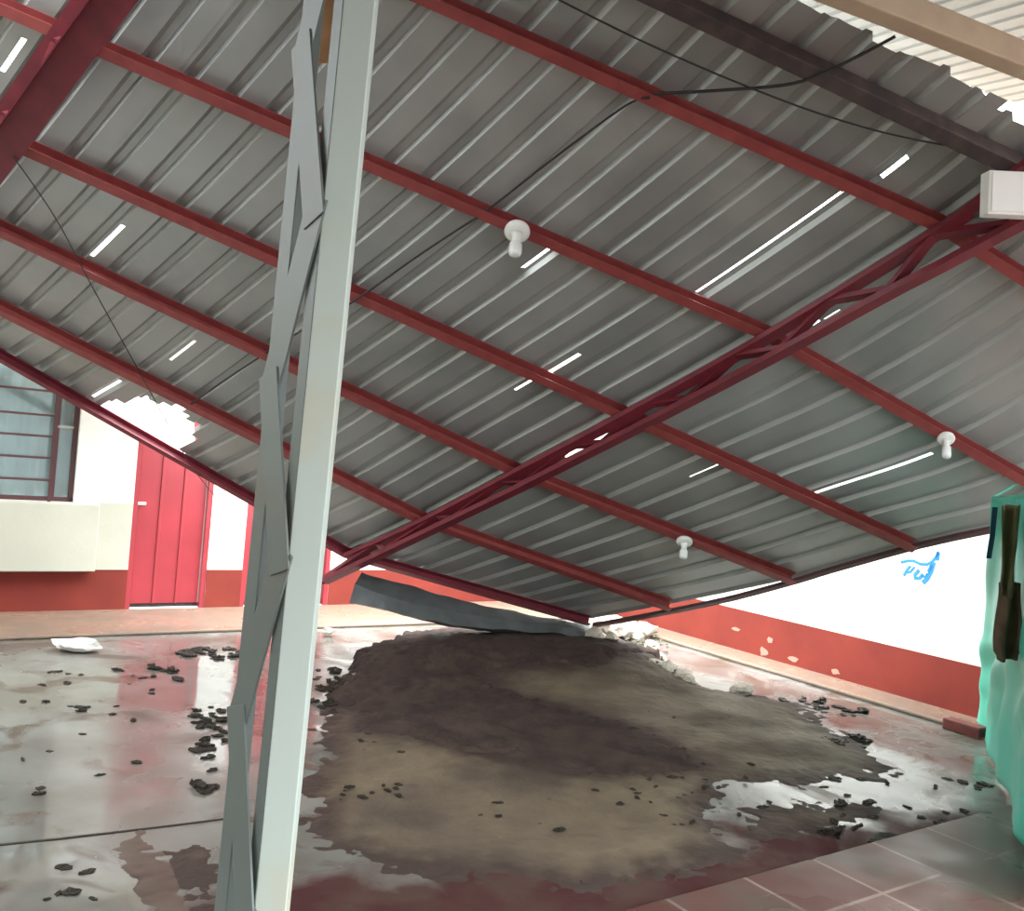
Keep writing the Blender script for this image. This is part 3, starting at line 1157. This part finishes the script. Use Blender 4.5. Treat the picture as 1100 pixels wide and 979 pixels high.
def FP(l): return [floor_pt(x, y) for x, y in l]


MOUND = floor_pt(600, 712)


def mound(x, y):
    d = math.hypot((x - MOUND.x) / 1.5, (y - MOUND.y) / 0.75)
    return 0.13 * math.exp(-d * d * 0.9)


def mud_h(x, y, s):
    nz = noise.noise(Vector((x * 2.2, y * 2.2, 0))) * 0.12 + noise.noise(Vector((x * 7, y * 7, 3))) * 0.09 + noise.noise(Vector((x * 19, y * 19, 3))) * 0.11
    e = s + nz
    if e < -0.05: return -0.02
    h = 0.026 * (1 - math.exp(-max(e, -0.05) / 0.22)) - 0.004
    h += (mound(x, y) if e > 0 else 0) * min(1, max(0, e / 0.3))
    h += 0.008 * noise.noise(Vector((x * 5, y * 5, 7))) + 0.005 * noise.noise(Vector((x * 16, y * 16, 9)))
    return h


main_poly = FP([(372, 735), (420, 705), (500, 688), (620, 688), (700, 705), (760, 738), (860, 758), (915, 790), (965, 822), (950, 840), (870, 842), (790, 850),
                (770, 880), (800, 912), (760, 935), (650, 962), (560, 948), (455, 938), (335, 915), (322, 850), (330, 800), (350, 765)])
side_poly = FP([(800, 872), (850, 862), (930, 865), (955, 885), (880, 905), (800, 900)])
soil1 = FP([(372, 738), (395, 705), (470, 684), (560, 684), (660, 690), (700, 712), (640, 728), (530, 730), (520, 745), (600, 765), (690, 790), (745, 825), (690, 832), (600, 832), (520, 815), (440, 790), (395, 785), (380, 760)])
ground_patch('mud', [main_poly, side_poly], M['mud'], mud_h, 0.022, 'drying brown mud spread over the courtyard floor', soil1)


def soil_h(x, y, s):
    nz = noise.noise(Vector((x * 3, y * 3, 5))) * 0.12 + noise.noise(Vector((x * 9, y * 9, 8))) * 0.10 + noise.noise(Vector((x * 22, y * 22, 8))) * 0.12
    e = s + nz
    if e < -0.03: return -0.02
    base = max(0, mud_h(x, y, 1.0))
    return base + 0.03 * (1 - math.exp(-max(e, -0.03) / 0.12)) - 0.002 + 0.016 * noise.noise(Vector((x * 12, y * 12, 1))) + 0.008 * noise.noise(Vector((x * 30, y * 30, 1)))


ground_patch('dark_soil', [soil1], M['soil'], soil_h, 0.022, 'dark wet soil heaped under the fallen roof corner')


# silt stain in the foreground left
def silt_h(x, y, s):
    e = s + noise.noise(Vector((x * 5, y * 5, 2))) * 0.09 + noise.noise(Vector((x * 17, y * 17, 2))) * 0.06 + noise.noise(Vector((x * 45, y * 45, 2))) * 0.03
    return 0.006 * (1 - math.exp(-max(e, -0.05) / 0.05)) - 0.0008 if e > -0.05 else -0.02


st = FP([(103, 910), (150, 897), (178, 925), (205, 985), (180, 1000), (160, 960), (130, 925)])
ground_patch('silt', [st], M['silt'], silt_h, 0.012, 'dark silt streak on the floor beside the column foot')
st2 = FP([(180, 915), (235, 908), (240, 985), (205, 980)])
ground_patch('silt', [st2], M['mud'], silt_h, 0.012, 'thin brown silt beside the lattice column')


# ------------------------------------------------------------------ bent gutter
def gutter():
    secs = [  # per station: four px/py/depth points of the folded profile
        [(386, 617, 7.22), (381, 628, 7.2), (375, 648, 7.14), (402, 661, 7.08)],
        [(420, 627, 7.26), (416, 640, 7.22), (412, 655, 7.14), (428, 668, 7.08)],
        [(468, 640, 7.36), (462, 652, 7.3), (458, 666, 7.22), (470, 678, 7.16)],
        [(515, 652, 7.48), (512, 662, 7.42), (506, 674, 7.34), (512, 684, 7.28)],
        [(560, 661, 7.62), (556, 668, 7.56), (550, 677, 7.48), (552, 687, 7.42)],
        [(608, 669, 7.76), (606, 674, 7.7), (600, 681, 7.62), (600, 690, 7.56)],
        [(640, 677, 7.92), (638, 681, 7.86), (632, 688, 7.78), (630, 697, 7.72)]]
    rows = []
    n = len(secs)
    for i in range(n - 1):
        for k in range(8):
            q = k / 8
            row = []
            for c in range(4):
                a, b_ = at(*secs[i][c]), at(*secs[i + 1][c])
                p = a.lerp(b_, q)
                p += Vector((0, (0.12 if c == 0 else 0.3 if c == 3 else 0) * (1 - 0.1 * i), 0))
                p += Vector((0, 1, 0.4)) * 0.03 * noise.noise(Vector((i + q, c * 2.0, 4)) * 1.7)
                row.append(p)
            rr = []
            for c in range(3):
                for z in range(3):
                    rr.append(row[c].lerp(row[c + 1], z / 3))
            rr.append(row[3])
            rows.append(rr)
    b = MB(); b.grid(rows)
    o = b.build('bent_gutter', M['gutter'], thick=0.004)
    tag(o, 'bent grey metal gutter lying under the lowest edge of the roof', 'gutter')


gutter()


# ------------------------------------------------------------------ loose things on the ground
def lump_mesh(name, mat_, seed, sx, sy, sz, cuts=2, rough=0.35):
    bm = bmesh.new()
    bmesh.ops.create_icosphere(bm, subdivisions=cuts, radius=1.0)
    for v in bm.verts:
        k = 1 + rough * noise.noise(v.co * 1.3 + Vector((seed * 3.1, seed, 0))) + rough * 0.4 * noise.noise(v.co * 4 + Vector((seed, 0, seed)))
        v.co *= k
        v.co.x *= sx; v.co.y *= sy; v.co.z *= sz
    zmin = min(v.co.z for v in bm.verts)
    for v in bm.verts: v.co.z -= zmin * 0.85
    me = bpy.data.meshes.new(name)
    bm.to_mesh(me); bm.free()
    me.materials.append(mat_)
    return me


def put(name, me, loc, rot, sc_, label, cat, group):
    o = bpy.data.objects.new(name, me)
    C.objects.link(o)
    o.location = loc
    o.rotation_euler = (0, 0, rot)
    o.scale = (sc_, sc_, sc_)
    return tag(o, label, cat, group)


def leaf_mesh(seed, mat_):
    """a curled, half rotted leaf with a stalk"""
    rnd = random.Random(seed)
    bm = bmesh.new()
    n, m_ = 9, 5
    rows = []
    curl = rnd.uniform(0.5, 1.6)
    tw = rnd.uniform(-0.8, 0.8)
    for i in range(n):
        k = i / (n - 1)
        wd = 0.42 * math.sin(math.pi * min(1, k * 0.93 + 0.05)) ** 0.8 * (1 + 0.3 * rnd.uniform(-1, 1)) + 0.015
        row = []
        for j in range(m_):
            q = (j / (m_ - 1) - 0.5) * 2
            z = 0.10 + 0.22 * curl * abs(q) ** 1.6 * wd + 0.25 * (k - 0.5) ** 2 * curl + 0.07 * rnd.uniform(-1, 1)
            row.append(bm.verts.new((k - 0.5 + 0.1 * tw * q, q * wd * (1 - 0.2 * curl), max(0.012, z))))
        rows.append(row)
    for i in range(n - 1):
        for j in range(m_ - 1):
            bm.faces.new([rows[i][j], rows[i][j + 1], rows[i + 1][j + 1], rows[i + 1][j]])
    # rim turned down so the leaf sits on the ground
    r = bmesh.ops.extrude_face_region(bm, geom=bm.faces[:])
    for v in [g_ for g_ in r['geom'] if isinstance(g_, bmesh.types.BMVert)]:
        v.co.z = max(0.0, v.co.z - 0.12)
    bmesh.ops.recalc_face_normals(bm, faces=bm.faces)
    me = bpy.data.meshes.new('dead_leaf')
    bm.to_mesh(me); bm.free()
    me.materials.append(mat_)
    return me


leaves = [leaf_mesh(i, M['leaf']) for i in range(8)]


def ground_z(x, y): return 0.0


def scatter(n, region, label, group, smin, smax, seed):
    """region: list of (cx, cy, rx, ry, weight) ellipses on the photographed floor"""
    rnd = random.Random(seed)
    tot = sum(r[4] for r in region)
    for _ in range(n):
        x = rnd.uniform(0, tot)
        for r in region:
            x -= r[4]
            if x <= 0: break
        a = rnd.uniform(0, 2 * math.pi); q = math.sqrt(rnd.random())
        p = floor_pt(r[0] + math.cos(a) * r[2] * q, r[1] + math.sin(a) * r[3] * q)
        o = put('dead_leaf', rnd.choice(leaves), p, rnd.uniform(0, 6.28), rnd.uniform(smin, smax) * rnd.uniform(0.7, 1.15), label, 'leaf', group)
        o.scale.y *= rnd.uniform(0.6, 1.3)
        o.scale.z *= rnd.uniform(0.35, 0.9)


scatter(46, [(228, 703, 38, 7, 26), (205, 699, 20, 4, 8), (172, 733, 26, 14, 14), (150, 722, 40, 8, 6)], 'dark wet leaf in the drift along the tan walk near the red door', 'wet leaves before the red door', 0.05, 0.12, 1)
scatter(40, [(225, 772, 18, 14, 12), (230, 795, 14, 14, 10), (215, 820, 22, 20, 6), (222, 846, 10, 4, 3)], 'dark wet leaf on the pale puddle just left of the lattice column', 'wet leaves left of the column', 0.04, 0.10, 2)
scatter(28, [(352, 730, 16, 14, 10), (362, 755, 20, 12, 10), (345, 745, 10, 24, 5)], 'dark wet leaf between the lattice column and the dark soil', 'wet leaves right of the column', 0.05, 0.11, 3)
scatter(30, [(60, 820, 60, 40, 5), (90, 750, 70, 25, 5), (160, 800, 50, 40, 5), (70, 950, 60, 25, 3), (60, 725, 50, 12, 4)], 'small dark leaf scattered on the wet grey floor under the window', 'scattered leaves under the window', 0.03, 0.065, 4)
scatter(42, [(870, 757, 38, 7, 18), (905, 765, 25, 5, 6), (910, 797, 35, 7, 14)], 'dark wet leaf heaped near the foot of the red dado', 'wet leaves by the red dado', 0.05, 0.12, 5)
scatter(44, [(900, 850, 70, 18, 8), (1030, 845, 30, 10, 4), (960, 875, 80, 16, 10), (1050, 888, 40, 10, 6), (820, 870, 30, 16, 5)], 'dark leaf scattered on the shiny wet floor before the tiled walk', 'scattered leaves before the tiled walk', 0.035, 0.085, 6)
scatter(58, [(700, 860, 80, 35, 5), (770, 775, 80, 18, 3), (800, 830, 50, 18, 2), (430, 800, 60, 24, 2), (400, 850, 60, 18, 4), (560, 880, 80, 25, 2)], 'small dark clod lying on the drying brown mud', 'clods on the mud', 0.02, 0.055, 7)
for o in list(C.objects):
    if o.get('group') == 'clods on the mud':
        o.name = 'dirt_clod'; o['category'] = 'clod'
        o.location.z = mud_h(o.location.x, o.location.y, 1.0) - 0.003

# standing leaf bits and twig on the right
for px, py, s, l in ((889, 902, 0.09, 'upright dark leaf standing on the bright puddle, beside a second one'), (903, 903, 0.085, 'upright dark leaf standing on the bright puddle, next to the longest wet leaf'),
                     (921, 897, 0.075, 'small curled dark leaf standing past the upright pair'), (958, 906, 0.22, 'long flat dark leaf lying by the edge of the tiled walk')):
    o = put('dead_leaf', leaves[int(px) % 8], floor_pt(px, py), 0.3 + px, s, l, 'leaf', None)
    if s > 0.2: o.scale.z = 0.06
    if s < 0.2:
        o.rotation_euler = (0.9, 0.2, px)
        o.location.z = 0.03

# rubble at the corner where the roof came down
rub = [lump_mesh('rubble', M['rubble'], i, 1.0, 0.75, 0.6, 2, 0.55) for i in range(6)]
spots = [(628, 676, .12, .10), (645, 680, .14, .10), (660, 676, .13, .12), (672, 684, .12, .07), (655, 692, .10, .12), (636, 690, .10, .10), (684, 690, .09, .03), (693, 683, .10, .02),
         (700, 700, .09, .0), (706, 712, .10, .0), (702, 724, .11, .0), (717, 727, .10, .0), (732, 732, .11, .0), (740, 738, .08, .0), (712, 735, .09, 0)]
for i, (px, py, s, dz) in enumerate(spots):
    p = floor_pt(px, py + dz * 125)
    z = max(0, mud_h(p.x, p.y, 0.6)) if py < 700 else 0
    p.z = max(z - 0.01, dz) if dz else z * 0.7
    if i < 8:
        lb, gp = 'pale plaster lump in the heap under the fallen roof corner', 'plaster lumps under the roof corner'
    else:
        lb, gp = 'pale plaster lump in the trail along the edge of the mud', 'plaster lumps trailing from the heap'
    put('plaster_lump', rub[i % 6], p, i * 1.3, s * random.uniform(0.75, 1.05), lb, 'rubble', gp)
p = floor_pt(797, 747)
put('plaster_lump', rub[2], p, 0.4, 0.09, 'lone white plaster lump at the rim of the mud beyond the trail', 'rubble', None)
p = floor_pt(410, 682)
put('plaster_lump', rub[4], floor_pt(352, 684), 0.4, 0.06, 'small plaster lump on the floor right behind the lattice column', 'rubble', None)

# torn leafy clump by the heap
cl = empty('leafy_clump', floor_pt(697, 700))
tag(cl, 'torn green leafy clump beside the plaster heap', 'plant')
rnd = random.Random(3)
fb = MB()
base = floor_pt(697, 700)
for i in range(60):
    d = Vector((rnd.gauss(0, 0.09), rnd.gauss(0, 0.07), abs(rnd.gauss(0.05, 0.05))))
    a, l, w_ = rnd.uniform(0, 6.28), rnd.uniform(0.04, 0.08), rnd.uniform(0.012, 0.022)
    e1 = Vector((math.cos(a), math.sin(a), rnd.uniform(-0.4, 0.5))).normalized()
    e2 = e1.cross(Vector((0.2, 0.1, 1))).normalized()
    q = base + d
    vs = [fb.bm.verts.new(q - e1 * l * .5), fb.bm.verts.new(q + e2 * w_ + Vector((0, 0, .006))), fb.bm.verts.new(q + e1 * l * .5), fb.bm.verts.new(q - e2 * w_ + Vector((0, 0, .006)))]
    for v in vs: v.co.z = max(v.co.z, 0.004)
    fb.face(vs)
fb.build('foliage', M['leaf_green'], cl, thick=0.001)
fb = MB()
for i in range(5):
    a = i * 1.25
    fb.tube([base + Vector((0, 0, 0.01)), base + Vector((math.cos(a) * 0.07, math.sin(a) * 0.06, 0.06)), base + Vector((math.cos(a) * 0.12, math.sin(a) * 0.1, 0.07))], 0.004, 6)
fb.build('stem', M['leaf'], cl)

# brick by the tarpaulin, white rag on the left
o = MB()
p = floor_pt(1036, 788)
o.box(p, WR.ax, WR.n, UP, -0.13, 0.13, -0.055, 0.055, 0.0, 0.075)
tag(o.build('brick', M['brick'], bevel=0.01), 'dark red brick lying on the floor at the foot of the tarpaulin', 'brick')
rg = lump_mesh('white_rag', M['rag'], 9, 0.16, 0.09, 0.05, 3, 0.6)
put('white_rag', rg, floor_pt(82, 700), 0.2, 0.9, 'crumpled white rag lying on the floor under the window ledge', 'rag', None)

# ------------------------------------------------------------------ light
wld = bpy.data.worlds.new('overcast')
sc.world = wld
wld.use_nodes = True
nt = wld.node_tree
bg = nt.nodes['Background']
bg.inputs['Color'].default_value = (0.93, 0.98, 1.0, 1)
tc = nt.nodes.new('ShaderNodeTexCoord')
sx = nt.nodes.new('ShaderNodeSeparateXYZ')
nt.links.new(tc.outputs['Generated'], sx.inputs[0])
mr = nt.nodes.new('ShaderNodeMapRange')          # overcast sky: three times brighter overhead than at the horizon
mr.inputs['From Min'].default_value = 0.0
mr.inputs['From Max'].default_value = 1.0
mr.inputs['To Min'].default_value = 2.2
mr.inputs['To Max'].default_value = 20.0
nt.links.new(sx.outputs['Z'], mr.inputs['Value'])
nt.links.new(mr.outputs[0], bg.inputs['Strength'])

sc.view_settings.view_transform = 'Standard'
sc.view_settings.look = 'None'
sc.view_settings.gamma = 1.0
sc.view_settings.use_curve_mapping = False
sc.view_settings.exposure = 0.08
sc.cycles.max_bounces = 8
sc.cycles.diffuse_bounces = 5
